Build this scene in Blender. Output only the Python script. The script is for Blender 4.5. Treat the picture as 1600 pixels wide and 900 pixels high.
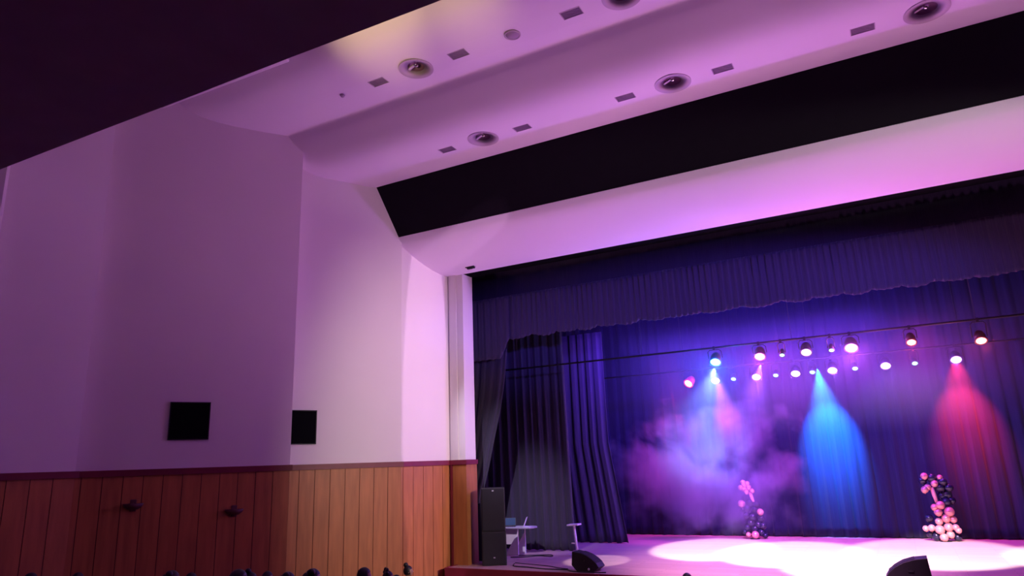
import bpy, bmesh, math, random
from mathutils import Vector, Matrix
random.seed(7)
for o in list(bpy.data.objects): bpy.data.objects.remove(o)
SC = bpy.context.scene
COL = SC.collection
H = 3.6                                    # eye height above the hall floor in front of the stage
R = math.radians

# ---------------------------------------------------------------- camera
cd = bpy.data.cameras.new('camera'); cam = bpy.data.objects.new('camera', cd); COL.objects.link(cam)
cd.sensor_width = 36; cd.lens = 1080.035/1600*36; cd.clip_end = 200; cd.clip_start = 0.05
right = Vector((0.8772579, 0.47870504, -0.03549739))
down = Vector((-0.14874508, 0.20078436, -0.9682771))
fwd = Vector((-0.45639181, 0.85470879, 0.24734469))
cam.matrix_world = Matrix(((right.x, -down.x, -fwd.x, 0), (right.y, -down.y, -fwd.y, 0), (right.z, -down.z, -fwd.z, H), (0, 0, 0, 1)))
SC.camera = cam
# ---------------------------------------------------------------- world, view, large lights
w = bpy.data.worlds.new('world'); SC.world = w; w.use_nodes = True
w.node_tree.nodes['Background'].inputs[0].default_value = (0.35, 0.16, 0.45, 1)
w.node_tree.nodes['Background'].inputs[1].default_value = 0.012
vs = SC.view_settings; vs.view_transform = 'Standard'; vs.look = 'None'; vs.gamma = 1; vs.exposure = 0; vs.use_curve_mapping = False
SC.cycles.volume_bounces = 0
SC.cycles.max_bounces = 8

def spot(name, loc, tgt, power, color, cone=40, blend=0.5, radius=0.1):
    l = bpy.data.lights.new(name, 'SPOT'); l.energy = power; l.color = color; l.spot_size = R(cone); l.spot_blend = blend; l.shadow_soft_size = radius
    o = bpy.data.objects.new(name, l); COL.objects.link(o)
    p = Vector((loc[0], loc[1], loc[2]+H)); t = Vector((tgt[0], tgt[1], tgt[2]+H)); o.location = p
    o.rotation_euler = (t-p).to_track_quat('-Z', 'Y').to_euler(); return o
def area(name, loc, tgt, power, color, sx, sy, spread=180):
    l = bpy.data.lights.new(name, 'AREA'); l.shape = 'RECTANGLE'; l.size = sx; l.size_y = sy; l.energy = power; l.color = color; l.spread = R(spread)
    o = bpy.data.objects.new(name, l); COL.objects.link(o)
    p = Vector((loc[0], loc[1], loc[2]+H)); t = Vector((tgt[0], tgt[1], tgt[2]+H)); o.location = p
    o.rotation_euler = (t-p).to_track_quat('-Z', 'Y').to_euler(); return o
MAG = (0.95, 0.38, 0.96)
# unseen washes added low before the stage to brighten the ceiling
spot('added_ceiling_wash', (-4.2, 14.4, -3.2), (-4.6, 13.4, 8), 3150, MAG, 128, 0.9, 0.25)
spot('added_ceiling_wash', (2.0, 14.4, -3.2), (1.8, 13.4, 8), 900, MAG, 128, 0.9, 0.25)
# unseen spots added high on the right: warm on the panelling beside the stage, white on the cove, blue on the valance
o = spot('added_amber_spot', (9.0, 8.0, 4.0), (-11.4, 15.4, 0.0), 9500, (1.0, 0.82, 0.66), 40, 1.0, 0.25); o.scale = (0.50, 1, 1)
o = spot('added_white_spot', (9.0, 7.0, 4.6), (-1.0, 15.4, 6.45), 2200, (0.95, 1.0, 0.80), 56, 1.0, 0.1); o.scale = (1, 0.16, 1)
o = spot('added_blue_spot', (7.0, 4.0, 3.6), (-3.5, 18.2, 3.9), 15000, (0.16, 0.08, 1.0), 46, 1.0, 0.25); o.scale = (1, 0.26, 1)
# added pink spot, squeezed narrow to light only the wall section beside the pillar
o = spot('added_pink_spot', (9.0, 8.0, 4.0), (-11.47, 16.13, 1.5), 5600, (1.0, 0.56, 1.0), 31, 0.12, 0.0); o.scale = (0.146, 1, 1)
# unseen front-of-house spots, added above the balcony to light the stage floor
for x_, tx_, ty_, p_, c_ in ((-3.2, -3.0, 20.8, 60000, 14.5), (0.2, 0.4, 21.6, 60000, 15.5), (3.4, 4.0, 21.0, 56000, 16), (-6.0, -7.6, 18.5, 9000, 7.5), (-4.2, -5.2, 21.4, 50000, 13), (-1.5, -1.5, 18.6, 44000, 12)):
    spot('front_of_house_light', (x_, 9.0, 8.5), (tx_, ty_, -2.6), p_, (1.0, 0.82, 0.98), c_, 0.35, 0.06)
spot('front_of_house_pink', (-2.0, 9.0, 8.5), (-3.2, 19.0, -2.6), 23000, (1.0, 0.45, 0.90), 34, 0.9, 0.1)
spot('front_of_house_side', (-8.0, 9.0, 8.5), (-10.2, 18.6, -0.3), 6000, (0.80, 0.66, 1.0), 17, 1.0, 0.06)  # unseen spot added to brighten the drawn house curtain
for x_ in (-7.0, -3.0, 1.0): spot('magenta_top_light', (x_, 24.3, 5.4), (x_, 24.45, -2.6), 2600, (1.0, 0.06, 0.75), 42, 1.0, 0.0)
# warm lamps on top of the balcony front, onto the curved ceiling
for x_, p_ in ((-8.2, 2700), (-6.2, 1800)): spot('balcony_lamp', (x_*0.7, 2.2, 3.9), (x_, 9.75, 8.95), p_, (1.0, 0.74, 0.34), 17, 1.0, 0.2)
# stage wash
area('stage_blue_wash', (-4.0, 21.0, 3.9), (-4.0, 25.2, 0.8), 1300, (0.13, 0.035, 1.0), 8, 0.4)

# ---------------------------------------------------------------- materials
def mat(name, col, rough=0.6, metal=0.0, var=0.06, scale=4.0, bump=0.0, bscale=40, emis=None, estr=0.0, spec=0.5, stretch=None, sheen=0):
    m = bpy.data.materials.new(name); m.use_nodes = True; nt = m.node_tree; b = nt.nodes['Principled BSDF']
    tc = nt.nodes.new('ShaderNodeTexCoord'); mp = nt.nodes.new('ShaderNodeMapping'); nt.links.new(tc.outputs['Object'], mp.inputs[0])
    if stretch: mp.inputs['Scale'].default_value = stretch
    n = nt.nodes.new('ShaderNodeTexNoise'); n.inputs['Scale'].default_value = scale; n.inputs['Detail'].default_value = 5; nt.links.new(mp.outputs[0], n.inputs[0])
    r = nt.nodes.new('ShaderNodeValToRGB'); nt.links.new(n.outputs[0], r.inputs[0])
    r.color_ramp.elements[0].position = 0.3; r.color_ramp.elements[1].position = 0.7
    r.color_ramp.elements[0].color = (*[c*(1-var) for c in col], 1); r.color_ramp.elements[1].color = (*[min(1, c*(1+var)) for c in col], 1)
    nt.links.new(r.outputs[0], b.inputs['Base Color'])
    b.inputs['Roughness'].default_value = rough; b.inputs['Metallic'].default_value = metal; b.inputs['Specular IOR Level'].default_value = spec
    if sheen: b.inputs['Sheen Weight'].default_value = sheen
    if bump:
        n2 = nt.nodes.new('ShaderNodeTexNoise'); n2.inputs['Scale'].default_value = bscale; nt.links.new(mp.outputs[0], n2.inputs[0])
        bp = nt.nodes.new('ShaderNodeBump'); bp.inputs['Strength'].default_value = bump; bp.inputs['Distance'].default_value = 0.01
        nt.links.new(n2.outputs[0], bp.inputs['Height']); nt.links.new(bp.outputs[0], b.inputs['Normal'])
    if emis: b.inputs['Emission Color'].default_value = (*emis, 1); b.inputs['Emission Strength'].default_value = estr
    return m
M = dict(
    wall=mat('wall_paint', (0.74, 0.68, 0.68), 0.75, bump=0.1, bscale=60, var=0.02, scale=0.6, spec=0.2),
    ceil=mat('ceiling_paint', (0.76, 0.68, 0.76), 0.8, var=0.015, scale=0.5, spec=0.2),
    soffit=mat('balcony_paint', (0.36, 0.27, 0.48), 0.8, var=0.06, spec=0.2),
    blackband=mat('black_fascia', (0.010, 0.007, 0.012), 0.9, spec=0.1),
    wood=mat('wainscot_wood', (0.40, 0.145, 0.05), 0.42, var=0.16, scale=3, stretch=(3, 3, 0.35), spec=0.4),
    groove=mat('groove_dark', (0.06, 0.02, 0.01), 0.8),
    rail=mat('maroon_rail', (0.16, 0.012, 0.03), 0.45, var=0.1),
    floorc=mat('hall_carpet', (0.10, 0.02, 0.03), 0.95, bump=0.4, bscale=120, spec=0.1),
    fascia=mat('maroon_fascia', (0.22, 0.012, 0.035), 0.7, var=0.1),
    velvet=mat('grey_velvet', (0.055, 0.048, 0.075), 0.95, var=0.12, scale=6, stretch=(8, 8, 0.3), spec=0.1, sheen=0.3),
    leg=mat('black_serge', (0.055, 0.048, 0.075), 0.95, var=0.12, scale=6, stretch=(8, 8, 0.3), spec=0.1, sheen=0.2),
    back=mat('dark_backdrop_cloth', (0.016, 0.016, 0.046), 0.95, var=0.12, scale=5, stretch=(8, 8, 0.25), spec=0.1, sheen=0.2),
    black=mat('black_paint', (0.018, 0.016, 0.02), 0.5),
    void=mat('matt_black', (0.004, 0.004, 0.005), 0.95, spec=0.05),
    grille=mat('speaker_grille_cloth', (0.022, 0.020, 0.026), 0.75, bump=0.6, bscale=200, spec=0.3),
    metal=mat('dark_metal', (0.02, 0.02, 0.024), 0.5, metal=0.3),
    chrome=mat('bright_metal', (0.85, 0.82, 0.85), 0.15, metal=1.0),
    white=mat('white_paint', (0.82, 0.80, 0.82), 0.5, var=0.02),
    cream=mat('cream_laminate', (0.72, 0.66, 0.66), 0.45, var=0.03),
    ltop=mat('grey_laminate', (0.40, 0.38, 0.46), 0.35, var=0.04),
    silver=mat('silver_plastic', (0.70, 0.70, 0.74), 0.35, metal=0.4),
    screen=mat('laptop_screen', (0.02, 0.03, 0.06), 0.2, emis=(0.03, 0.12, 0.35), estr=0.25),
    vent=mat('vent_metal', (0.34, 0.25, 0.34), 0.6, var=0.04),
    trim=mat('lamp_trim', (0.46, 0.37, 0.44), 0.5, var=0.03),
    cup=mat('lamp_cup', (0.22, 0.10, 0.18), 0.45),
    rose=mat('rose_gold_balloon', (0.66, 0.30, 0.27), 0.22, metal=0.35, var=0.04),
    navy=mat('black_balloon', (0.014, 0.012, 0.035), 0.2, var=0.05),
    ribbon=mat('pink_foil_pole', (0.85, 0.40, 0.40), 0.4, var=0.05),
    cable=mat('black_cable', (0.015, 0.012, 0.015), 0.6),
    skin=mat('skin', (0.36, 0.19, 0.13), 0.55, var=0.05),
    hair=mat('dark_hair', (0.010, 0.007, 0.010), 0.5, var=0.3, scale=20, stretch=(6, 6, 1)),
    shirt=mat('dark_shirt', (0.03, 0.025, 0.05), 0.9, var=0.1),
    shirt2=mat('plum_shirt', (0.08, 0.03, 0.09), 0.9, var=0.1),
    trousers=mat('dark_trousers', (0.02, 0.02, 0.03), 0.9, var=0.1),
    seat=mat('maroon_upholstery', (0.16, 0.02, 0.035), 0.9, bump=0.2, bscale=90),
    sconce=mat('sconce_ceramic', (0.10, 0.035, 0.035), 0.6, var=0.05),
)
def stage_wood():
    m = bpy.data.materials.new('stage_boards'); m.use_nodes = True; nt = m.node_tree; b = nt.nodes['Principled BSDF']
    tc = nt.nodes.new('ShaderNodeTexCoord'); br = nt.nodes.new('ShaderNodeTexBrick'); nt.links.new(tc.outputs['Object'], br.inputs[0])
    br.inputs['Scale'].default_value = 1.0; br.inputs['Brick Width'].default_value = 1.8; br.inputs['Row Height'].default_value = 0.16; br.inputs['Mortar Size'].default_value = 0.004
    br.inputs['Color1'].default_value = (0.52, 0.36, 0.30, 1); br.inputs['Color2'].default_value = (0.45, 0.30, 0.26, 1); br.inputs['Mortar'].default_value = (0.24, 0.15, 0.12, 1)
    nt.links.new(br.outputs[0], b.inputs['Base Color']); b.inputs['Roughness'].default_value = 0.42; b.inputs['Specular IOR Level'].default_value = 0.3
    return m
M['stage'] = stage_wood()
def lens_mat(name, col, s):
    return mat(name, (0.3, 0.3, 0.3), 0.3, emis=col, estr=s)

# ---------------------------------------------------------------- helpers
class MB:
    def __init__(s): s.bm = bmesh.new(); s.mi = 0
    def _f(s, f):
        f.material_index = s.mi; return f
    def box(s, x0, x1, y0, y1, z0, z1, mtx=None):
        v = [s.bm.verts.new(Vector(p) if mtx is None else mtx @ Vector(p)) for p in ((x0,y0,z0),(x1,y0,z0),(x1,y1,z0),(x0,y1,z0),(x0,y0,z1),(x1,y0,z1),(x1,y1,z1),(x0,y1,z1))]
        for q in ((0,3,2,1),(4,5,6,7),(0,1,5,4),(1,2,6,5),(2,3,7,6),(3,0,4,7)): s._f(s.bm.faces.new([v[i] for i in q]))
        return s
    def prism(s, pts, a, b, fn):
        """polygon pts (2-D) extruded from a to b; fn(p, q, t) gives the 3-D point"""
        A = [s.bm.verts.new(fn(p[0], p[1], a)) for p in pts]; B = [s.bm.verts.new(fn(p[0], p[1], b)) for p in pts]; n = len(pts)
        s._f(s.bm.faces.new(A)); s._f(s.bm.faces.new(B[::-1]))
        for i in range(n): s._f(s.bm.faces.new((A[i], B[i], B[(i+1) % n], A[(i+1) % n])))
        return s
    def lathe(s, prof, n=24, mtx=None, close=False):
        rows = []
        for r, z in prof:
            rows.append([s.bm.verts.new((mtx or Matrix()) @ Vector((r*math.cos(2*math.pi*i/n), r*math.sin(2*math.pi*i/n), z))) for i in range(n)] if r > 1e-6 else [s.bm.verts.new((mtx or Matrix()) @ Vector((0, 0, z)))])
        for a, b in zip(rows, rows[1:]):
            for i in range(n):
                q = [a[i % len(a)], a[(i+1) % len(a)], b[(i+1) % len(b)], b[i % len(b)]]
                q = [v for k, v in enumerate(q) if v not in q[:k]]
                if len(q) > 2: s._f(s.bm.faces.new(q)).smooth = True
        return s
    def tube(s, pts, r, n=8):
        pts = [Vector(p) for p in pts]; rows = []
        rr = r if isinstance(r, (list, tuple)) else [r]*len(pts)
        for i, p in enumerate(pts):
            d = (pts[min(i+1, len(pts)-1)]-pts[max(i-1, 0)]).normalized()
            u = d.cross(Vector((0, 0, 1))); u = u.normalized() if u.length > 1e-4 else Vector((1, 0, 0)); v = d.cross(u)
            rows.append([s.bm.verts.new(p+rr[i]*(math.cos(2*math.pi*k/n)*u+math.sin(2*math.pi*k/n)*v)) for k in range(n)])
        for a, b in zip(rows, rows[1:]):
            for k in range(n): s._f(s.bm.faces.new((a[k], a[(k+1) % n], b[(k+1) % n], b[k]))).smooth = True
        s._f(s.bm.faces.new(rows[0])); s._f(s.bm.faces.new(rows[-1][::-1])); return s
    def ball(s, c, r, nu=16, nv=10, sc=(1, 1, 1)):
        m = Matrix.Translation(c) @ Matrix.Diagonal((sc[0]*r, sc[1]*r, sc[2]*r, 1))
        return s.lathe([(math.sin(math.pi*j/nv), -math.cos(math.pi*j/nv)) for j in range(nv+1)], nu, m)
    def build(s, name, mats, parent=None, loc=None, bevel=0):
        bmesh.ops.recalc_face_normals(s.bm, faces=s.bm.faces)
        me = bpy.data.meshes.new(name); s.bm.to_mesh(me); s.bm.free()
        for m_ in (mats if isinstance(mats, (list, tuple)) else [mats]): me.materials.append(m_)
        return link(name, me, parent, loc, bevel)
def link(name, me, parent=None, loc=None, bevel=0):
    o = bpy.data.objects.new(name, me); COL.objects.link(o)
    if parent: o.parent = parent
    if loc is not None: o.location = loc
    if bevel:
        b = o.modifiers.new('bevel', 'BEVEL'); b.width = bevel; b.segments = 2; b.limit_method = 'ANGLE'
    return o
def tag(o, label=None, cat=None, group=None, kind=None):
    for k, v in (('label', label), ('category', cat), ('group', group), ('kind', kind)):
        if v: o[k] = v
    return o
def thing(name, loc, label, cat, group=None, rz=0):
    o = bpy.data.objects.new(name, None); COL.objects.link(o); o.location = loc; o.rotation_euler = (0, 0, rz); o.empty_display_size = 0.1
    return tag(o, label, cat, group)
def W(x, y, z): return Vector((x, y, z+H))

# ================================================================ THE SETTING
def floor_z(y): return 2.09-0.14*y if y < 14.9 else 0.0
mb = MB()
prof = [(-4, floor_z(-4)), (14.9, 0.0), (16.40, 0.0), (16.40, -0.3), (-4, -0.3)]
mb.prism(prof, -18, 16, lambda p, q, t: Vector((t, p, q)))
tag(mb.build('floor', M['floorc']), kind='structure')
# stage floor and its maroon front
mb = MB(); mb.box(-14.5, 12.5, 16.98, 25.9, H-2.75, H-2.6); mb.box(-11.02, 9.6, 16.36, 16.98, H-2.64, H-2.6)
tag(mb.build('stage_floor', M['stage']), kind='structure')
mb = MB(); mb.box(-11.05, 9.63, 16.33, 16.98, 0.0, H-2.64); mb.box(-11.05, 9.63, 16.32, 16.36, H-2.64, H-2.585); mb.box(-11.06, -11.02, 16.36, 16.96, H-2.64, H-2.585)
tag(mb.build('stage_fascia', M['fascia']), kind='structure')

# left wall: saw-toothed plaster panels
PAN = [((-18.50, 0.65), (-14.72, 6.46)), ((-15.40, 4.66), (-14.60, 8.42)), ((-15.28, 8.08), (-12.60, 12.21)), ((-13.20, 12.06), (-11.62, 15.16)), ((-11.74, 14.93), (-11.28, 17.02))]
def panel_box(mb, p0, p1, inset, thick, z0, z1):
    d = Vector((p1[0]-p0[0], p1[1]-p0[1], 0)); L = d.length; d.normalize(); n = Vector((d.y, -d.x, 0))
    m = Matrix(((d.x, n.x, 0, p0[0]), (d.y, n.y, 0, p0[1]), (0, 0, 1, 0), (0, 0, 0, 1)))
    mb.box(0, L, -thick, inset, z0, z1, m); return m, L
mb = MB()
for p0, p1 in PAN: panel_box(mb, p0, p1, 0, 0.55, -0.3, H+9.9)
mb.box(-12.6, -10.76, 17.0, 17.55, 0, H+9.9)                    # reveal beside the stage opening
mb.box(-11.22, -10.98, 16.955, 17.02, H+0.1, H+5.62)
tag(mb.build('wall_left', M['wall']), kind='structure')
# wainscot boards and rail
mb = MB(); rl = MB()
for k, (p0, p1) in enumerate(PAN):
    mb.mi = 1; m, L = panel_box(mb, p0, p1, 0.015, 0.3, -0.2, H+0.05); mb.mi = 0
    nb = max(1, round(L/0.37)); wd = L/nb
    for i in range(nb): mb.box(i*wd+0.007, (i+1)*wd-0.007, 0.0, 0.035, -0.2, H+0.05, m)
    panel_box(rl, p0, (p1[0]+0.02, p1[1]+0.05), 0.075, 0.3, H+0.05, H+0.18)
mb.box(-11.16, -10.70, 16.93, 17.5, 0, H+0.05)
tag(mb.build('trim_1', [M['wood'], M['groove']]), kind='structure')
rl.box(-11.24, -10.66, 16.88, 17.5, H+0.05, H+0.18); rl.box(-11.22, -11.15, 16.90, 17.1, 0, H+0.06)
tag(rl.build('trim_2', M['rail']), kind='structure')

# ceiling: one wavy sheet with recesses for lamps and vents
CP = [(-4, 9.9), (8.3, 9.9), (8.9, 9.75), (9.2, 9.35), (9.45, 9.08), (9.68, 8.88), (9.87, 8.74), (10.08, 8.64), (10.37, 8.57), (10.8, 8.53), (11.4, 8.52), (11.80, 8.54),
      (11.88, 8.522), (12.0, 8.36), (12.2, 8.17), (12.45, 7.96), (12.7, 7.83), (13.0, 7.775), (13.4, 7.77), (14.44, 7.77)]
def smooth(P, n=5):
    out = []
    for k in range(len(P)-1):
        a, b, c, d = [Vector(P[min(max(q, 0), len(P)-1)]) for q in (k-1, k, k+1, k+2)]
        if (c-b).length > 1.2: out.append(tuple(b)); continue
        for t in range(n):
            u = t/n; out.append(tuple(0.5*((2*b)+(c-a)*u+(2*a-5*b+4*c-d)*u*u+(3*b-a-3*c+d)*u**3)))
    return out+[P[-1]]
ki = CP.index((11.80, 8.54)); ka = CP.index((10.8, 8.53)); kb = CP.index((13.4, 7.77))
CP = CP[:2]+smooth(CP[2:ka+1])+[(11.4, 8.525)]+smooth(CP[ki:kb+1])+[(14.30, 7.77), (14.40, 7.785), (14.44, 7.80)]
mb = MB(); top = [(14.45, 8.3), (12.9, 8.4), (12.0, 9.0), (11.8, 9.05), (10.0, 9.1), (9.5, 10.2), (8.3, 10.4), (-4, 10.4)]
mb.prism([(y, z+H) for y, z in CP+top], -18, 16, lambda p, q, t: Vector((t, p, q)))
ceil = mb.build('ceiling', M['ceil'])
DOWN = [(-8.09, 11.04, 8.522), (-3.34, 11.10, 8.522), (-7.82, 13.43, 7.77), (-3.08, 13.40, 7.77), (1.64, 13.43, 7.77)]
VENT = [(-9.14, 11.04, 8.522), (-7.00, 11.07, 8.522), (-4.36, 11.06, 8.522), (-8.90, 13.46, 7.77), (-6.75, 13.45, 7.77), (-4.15, 13.41, 7.77), (-2.03, 13.40, 7.77), (0.58, 13.43, 7.77)]
cut = MB()
for x, y, z in DOWN: cut.lathe([(0, -0.2), (0.37, -0.2), (0.37, 0.36), (0, 0.36)], 40, Matrix.Translation((x, y, z+H)))
for x, y, z in VENT: cut.box(x-0.215, x+0.215, y-0.13, y+0.13, z+H-0.2, z+H+0.14)
cutter = cut.build('cutter', M['ceil'])
bo = ceil.modifiers.new('b', 'BOOLEAN'); bo.object = cutter; bo.operation = 'DIFFERENCE'; bo.solver = 'EXACT'
dg = bpy.context.evaluated_depsgraph_get(); me = bpy.data.meshes.new_from_object(ceil.evaluated_get(dg))
ceil.modifiers.clear(); ceil.data = me; bpy.data.objects.remove(cutter)
tag(ceil, kind='structure')
for pl in ceil.data.polygons: pl.use_smooth = abs(pl.normal.x) < 0.3 and pl.normal.z < 0.1 and 8.5 < pl.center.y < 14.5 and not (pl.center.z > H+7.78 and abs(pl.normal.z) < 0.02)
ceil.data.set_sharp_from_angle(angle=R(12))
# short flat ceiling strip above the balcony
mb = MB(); mb.prism([(-18, 8.2), (-10.38, 8.2), (-10.38, 9.56), (-18, 9.3)], H+8.66, H+9.8, lambda p, q, t: Vector((p, q, t)))
tag(mb.build('trim_3', M['ceil'], bevel=0.03), kind='structure')
# black fascia band
mb = MB(); mb.prism([(14.45, 7.80), (15.08, 6.395), (15.3, 6.5), (14.7, 8.2)], -12.6, 14, lambda p, q, t: Vector((t, p, q+H)))
tag(mb.build('trim_4', M['blackband']), kind='structure')
# curved cove over the proscenium
CV = [(15.06, 6.40), (15.12, 6.30), (15.22, 6.20), (15.38, 6.10), (15.6, 5.99), (15.85, 5.88), (16.1, 5.785), (16.4, 5.69), (16.7, 5.625), (17.0, 5.60)]
mb = MB(); mb.prism([(y, z+H) for y, z in CV+[(17.0, 8.0), (15.35, 8.0), (15.2, 6.6)]], -12.6, 14, lambda p, q, t: Vector((t, p, q)))
cv = mb.build('proscenium_cove', M['ceil'])
for pl in cv.data.polygons: pl.use_smooth = abs(pl.normal.x) < 0.5 and pl.center.z < H+6.38
cv.data.set_sharp_from_angle(angle=R(35))
tag(cv, kind='structure')
# balcony above the camera
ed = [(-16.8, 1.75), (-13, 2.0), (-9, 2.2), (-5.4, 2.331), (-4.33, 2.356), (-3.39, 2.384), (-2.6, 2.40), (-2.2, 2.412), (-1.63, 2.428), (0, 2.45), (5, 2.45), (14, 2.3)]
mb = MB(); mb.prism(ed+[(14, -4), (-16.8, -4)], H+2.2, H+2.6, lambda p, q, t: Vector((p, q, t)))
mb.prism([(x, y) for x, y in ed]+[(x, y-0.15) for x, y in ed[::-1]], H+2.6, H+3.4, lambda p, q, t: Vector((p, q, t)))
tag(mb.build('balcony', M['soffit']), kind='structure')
# the rest of the shell
mb = MB(); mb.box(12.5, 13, -4, 17, -0.3, H+9.9); tag(mb.build('wall_right', M['wall']), kind='structure')
mb = MB(); mb.box(-18, 13, -4.4, -4, -0.3, H+9.9); tag(mb.build('wall_back', M['wall']), kind='structure')
mb = MB(); mb.box(9.35, 12.5, 17.0, 17.55, 0, H+9.9); mb.box(-10.76, 9.35, 17.06, 17.5, H+5.62, H+9.9)
tag(mb.build('wall_proscenium', M['void']), kind='structure')
mb = MB(); mb.box(-14.9, -14.5, 17.55, 26, H-2.75, H+7); mb.box(12.5, 12.9, 17.55, 26, H-2.75, H+7); mb.box(-14.9, 12.9, 25.9, 26.3, H-2.75, H+7)
mb.box(-14.9, 12.9, 17.55, 26.3, H+7, H+7.3)
tag(mb.build('wall_stage', M['void']), kind='structure')

# ================================================================ CURTAINS
def cloth(name, m, x0, x1, y, z0, z1, wave, amp, label, cat='curtain', bot=None, edge=None, nz=24, seed=0, group=None, tops=None):
    """pleated cloth; bot(x) lifts the hem, edge(t) moves the right edge (t = 0 at the hem, 1 at the top)"""
    rnd = random.Random(seed); ph = [rnd.uniform(0, 6.28) for _ in range(6)]
    nx = max(24, int((x1-x0)/wave*9)); bm = bmesh.new(); g = []
    for j in range(nz+1):
        row = []; t = j/nz
        for i in range(nx+1):
            u = i/nx; xb = x0+(x1-x0)*u
            a = 2*math.pi*xb/wave+0.9*math.sin(xb*1.7+ph[0])+0.5*math.sin(xb*4.1+ph[1])
            dy = amp*(math.sin(a)+0.45*math.sin(2.1*a+ph[2]+0.6*t)+0.35*math.sin(0.43*a+ph[3]))*(0.75+0.25*math.cos(3*t+ph[4]))
            x = xb+amp*0.5*math.sin(2*a+ph[5])
            if edge: x = x0+(x-x0)*(edge(t)-x0)/(x1-x0)
            lo = z0+(bot(xb) if bot else 0)+0.012*math.sin(a+1)
            row.append(bm.verts.new((x, y+dy, H+lo+(z1-lo)*t)))
        g.append(row)
    for j in range(nz):
        for i in range(nx): bm.faces.new((g[j][i], g[j][i+1], g[j+1][i+1], g[j+1][i])).smooth = True
    me = bpy.data.meshes.new(name); bm.to_mesh(me); bm.free(); me.materials.append(m)
    o = link(name, me); s = o.modifiers.new('thick', 'SOLIDIFY'); s.thickness = 0.012
    return tag(o, label, cat, group)
def scallop(x): return -0.07*abs(math.sin(math.pi*(x+0.3*math.sin(x*0.9))/0.78))**0.6+0.05+0.02*math.sin(5.3*x)
cloth('valance', M['velvet'], -9.95, 9.6, 18.2, 3.70, 5.05, 0.17, 0.018, 'wide pleated grey valance with a scalloped hem hanging across the top of the stage opening', 'valance', bot=scallop, nz=14, seed=1)
cloth('header_border', M['leg'], -11.9, 9.9, 18.0+0.55, 4.4, 6.9, 0.6, 0.008, 'flat dark border cloth above the grey valance, under the proscenium cove', 'curtain', nz=6, seed=2)
cloth('valance_tail', M['velvet'], -12.0, -9.85, 18.12, 3.12, 5.02, 0.22, 0.02, 'longer grey end piece of the valance hanging beside the left pillar', 'valance', bot=lambda x: 0.0 if x < -10.15 else (x+10.15)*1.9, nz=14, seed=3)
def tie(t):
    z = -2.58+t*5.9
    pts = [(-2.6, -11.0), (-1.6, -11.15), (-0.9, -11.1), (-0.14, -10.86), (0.6, -10.66), (1.6, -10.38), (2.4, -10.22), (3.4, -10.1)]
    for (a, b), (c, d) in zip(pts, pts[1:]):
        if z <= c: return b+(d-b)*max(0, (z-a))/(c-a)
    return pts[-1][1]
cloth('house_curtain', M['velvet'], -12.6, -10.1, 18.42, -2.58, 3.45, 0.30, 0.04, 'dark grey stage curtain drawn back to the left, tapering down beside the pillar', edge=tie, nz=30, seed=4)
cloth('leg_curtain', M['leg'], -14.2, -9.0, 20.3, -2.58, 4.4, 0.30, 0.03, 'dark pleated side curtain behind the desk with laptops', edge=lambda t: -9.0-0.10*t, seed=5, group=None)
cloth('leg_curtain', M['leg'], -14.2, -8.15, 22.5, -2.58, 4.4, 0.32, 0.04, 'dark side curtain farther back, its hem flared out onto the stage', edge=lambda t: -8.1-0.45*min(1, t*2.2), seed=6)
cloth('backdrop_curtain', M['back'], -14.2, 12.2, 25.25, -2.58, 6.0, 0.42, 0.042, 'wide dark backdrop curtain at the back of the stage under coloured light', nz=30, seed=8)

# ================================================================ STAGE LIGHTING
def pipe(y, label):
    mb = MB(); mb.tube([W(-11.5, y, 2.86), W(9.8, y, 2.86)], 0.026, 10)
    for x in (-10, -6, -2, 2, 6, 9): mb.tube([W(x, y, 2.86), W(x, y, 7.0)], 0.006, 6)
    return tag(mb.build('lighting_bar', M['metal']), label, 'lighting bar')
pipe(18.9, 'front pipe of stage lights hanging just behind the valance')
pipe(23.3, 'back pipe of stage lights hanging before the backdrop')
def fixture(name, x, y, z, aim, r, L, col, strength, label, group, power, lcol, cone=38, blend=0.6, body=None, tgt=None):
    """lamp hung from its bar; z is the lens centre"""
    body = body or M['black']
    t = thing(name, W(x, y, 2.86), label, 'stage light', group)
    r *= 1.18; a = Vector(aim).normalized(); q = Vector((0, 0, -1)).rotation_difference(a).to_matrix().to_4x4()
    piv = Vector((0, 0, z-2.86)) - a*(L*0.45)
    m = Matrix.Translation(piv) @ q
    prof_ = [(0, L*0.55), (r*0.45, L*0.55), (r*0.72, L*0.42), (r*0.95, L*0.1), (r*0.95, -L*0.45), (r*0.86, -L*0.45), (r*0.82, -L*0.38), (0, -L*0.38)]
    hs = MB().lathe(prof_, 20, m).build('housing', body, t)
    MB().lathe([(r*0.84, -L*0.47), (r*1.12, -L*0.47), (r*1.12, -L*0.37), (r*0.96, -L*0.37)], 20, m).build('front_ring', body, hs)
    MB().lathe([(0, -L*0.47), (r*0.5, -L*0.462), (r*0.84, -L*0.43)], 20, m).build('lens', lens_mat('lens_glow', col, strength*0.45), hs)
    yk = MB(); w_ = r*1.2; zt = -0.055
    yk.tube([piv+Vector((-w_, 0, 0)), Vector((-w_, piv.y*0.2, zt-0.05)), Vector((-w_*0.7, 0, zt)), Vector((w_*0.7, 0, zt)), Vector((w_, piv.y*0.2, zt-0.05)), piv+Vector((w_, 0, 0))], 0.012, 6)
    yk.build('yoke', M['metal'], t)
    MB().box(-0.03, 0.03, -0.035, 0.035, -0.07, 0.035).build('clamp', M['metal'], t)
    if power:
        l = bpy.data.lights.new('lamp_glow', 'POINT'); l.energy = power; l.color = lcol; l.shadow_soft_size = r*0.5
        o = bpy.data.objects.new('lamp_glow', l); COL.objects.link(o); o.parent = t; o.location = W(x, y, z)+a*(L*0.35)-t.location
    return t
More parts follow.
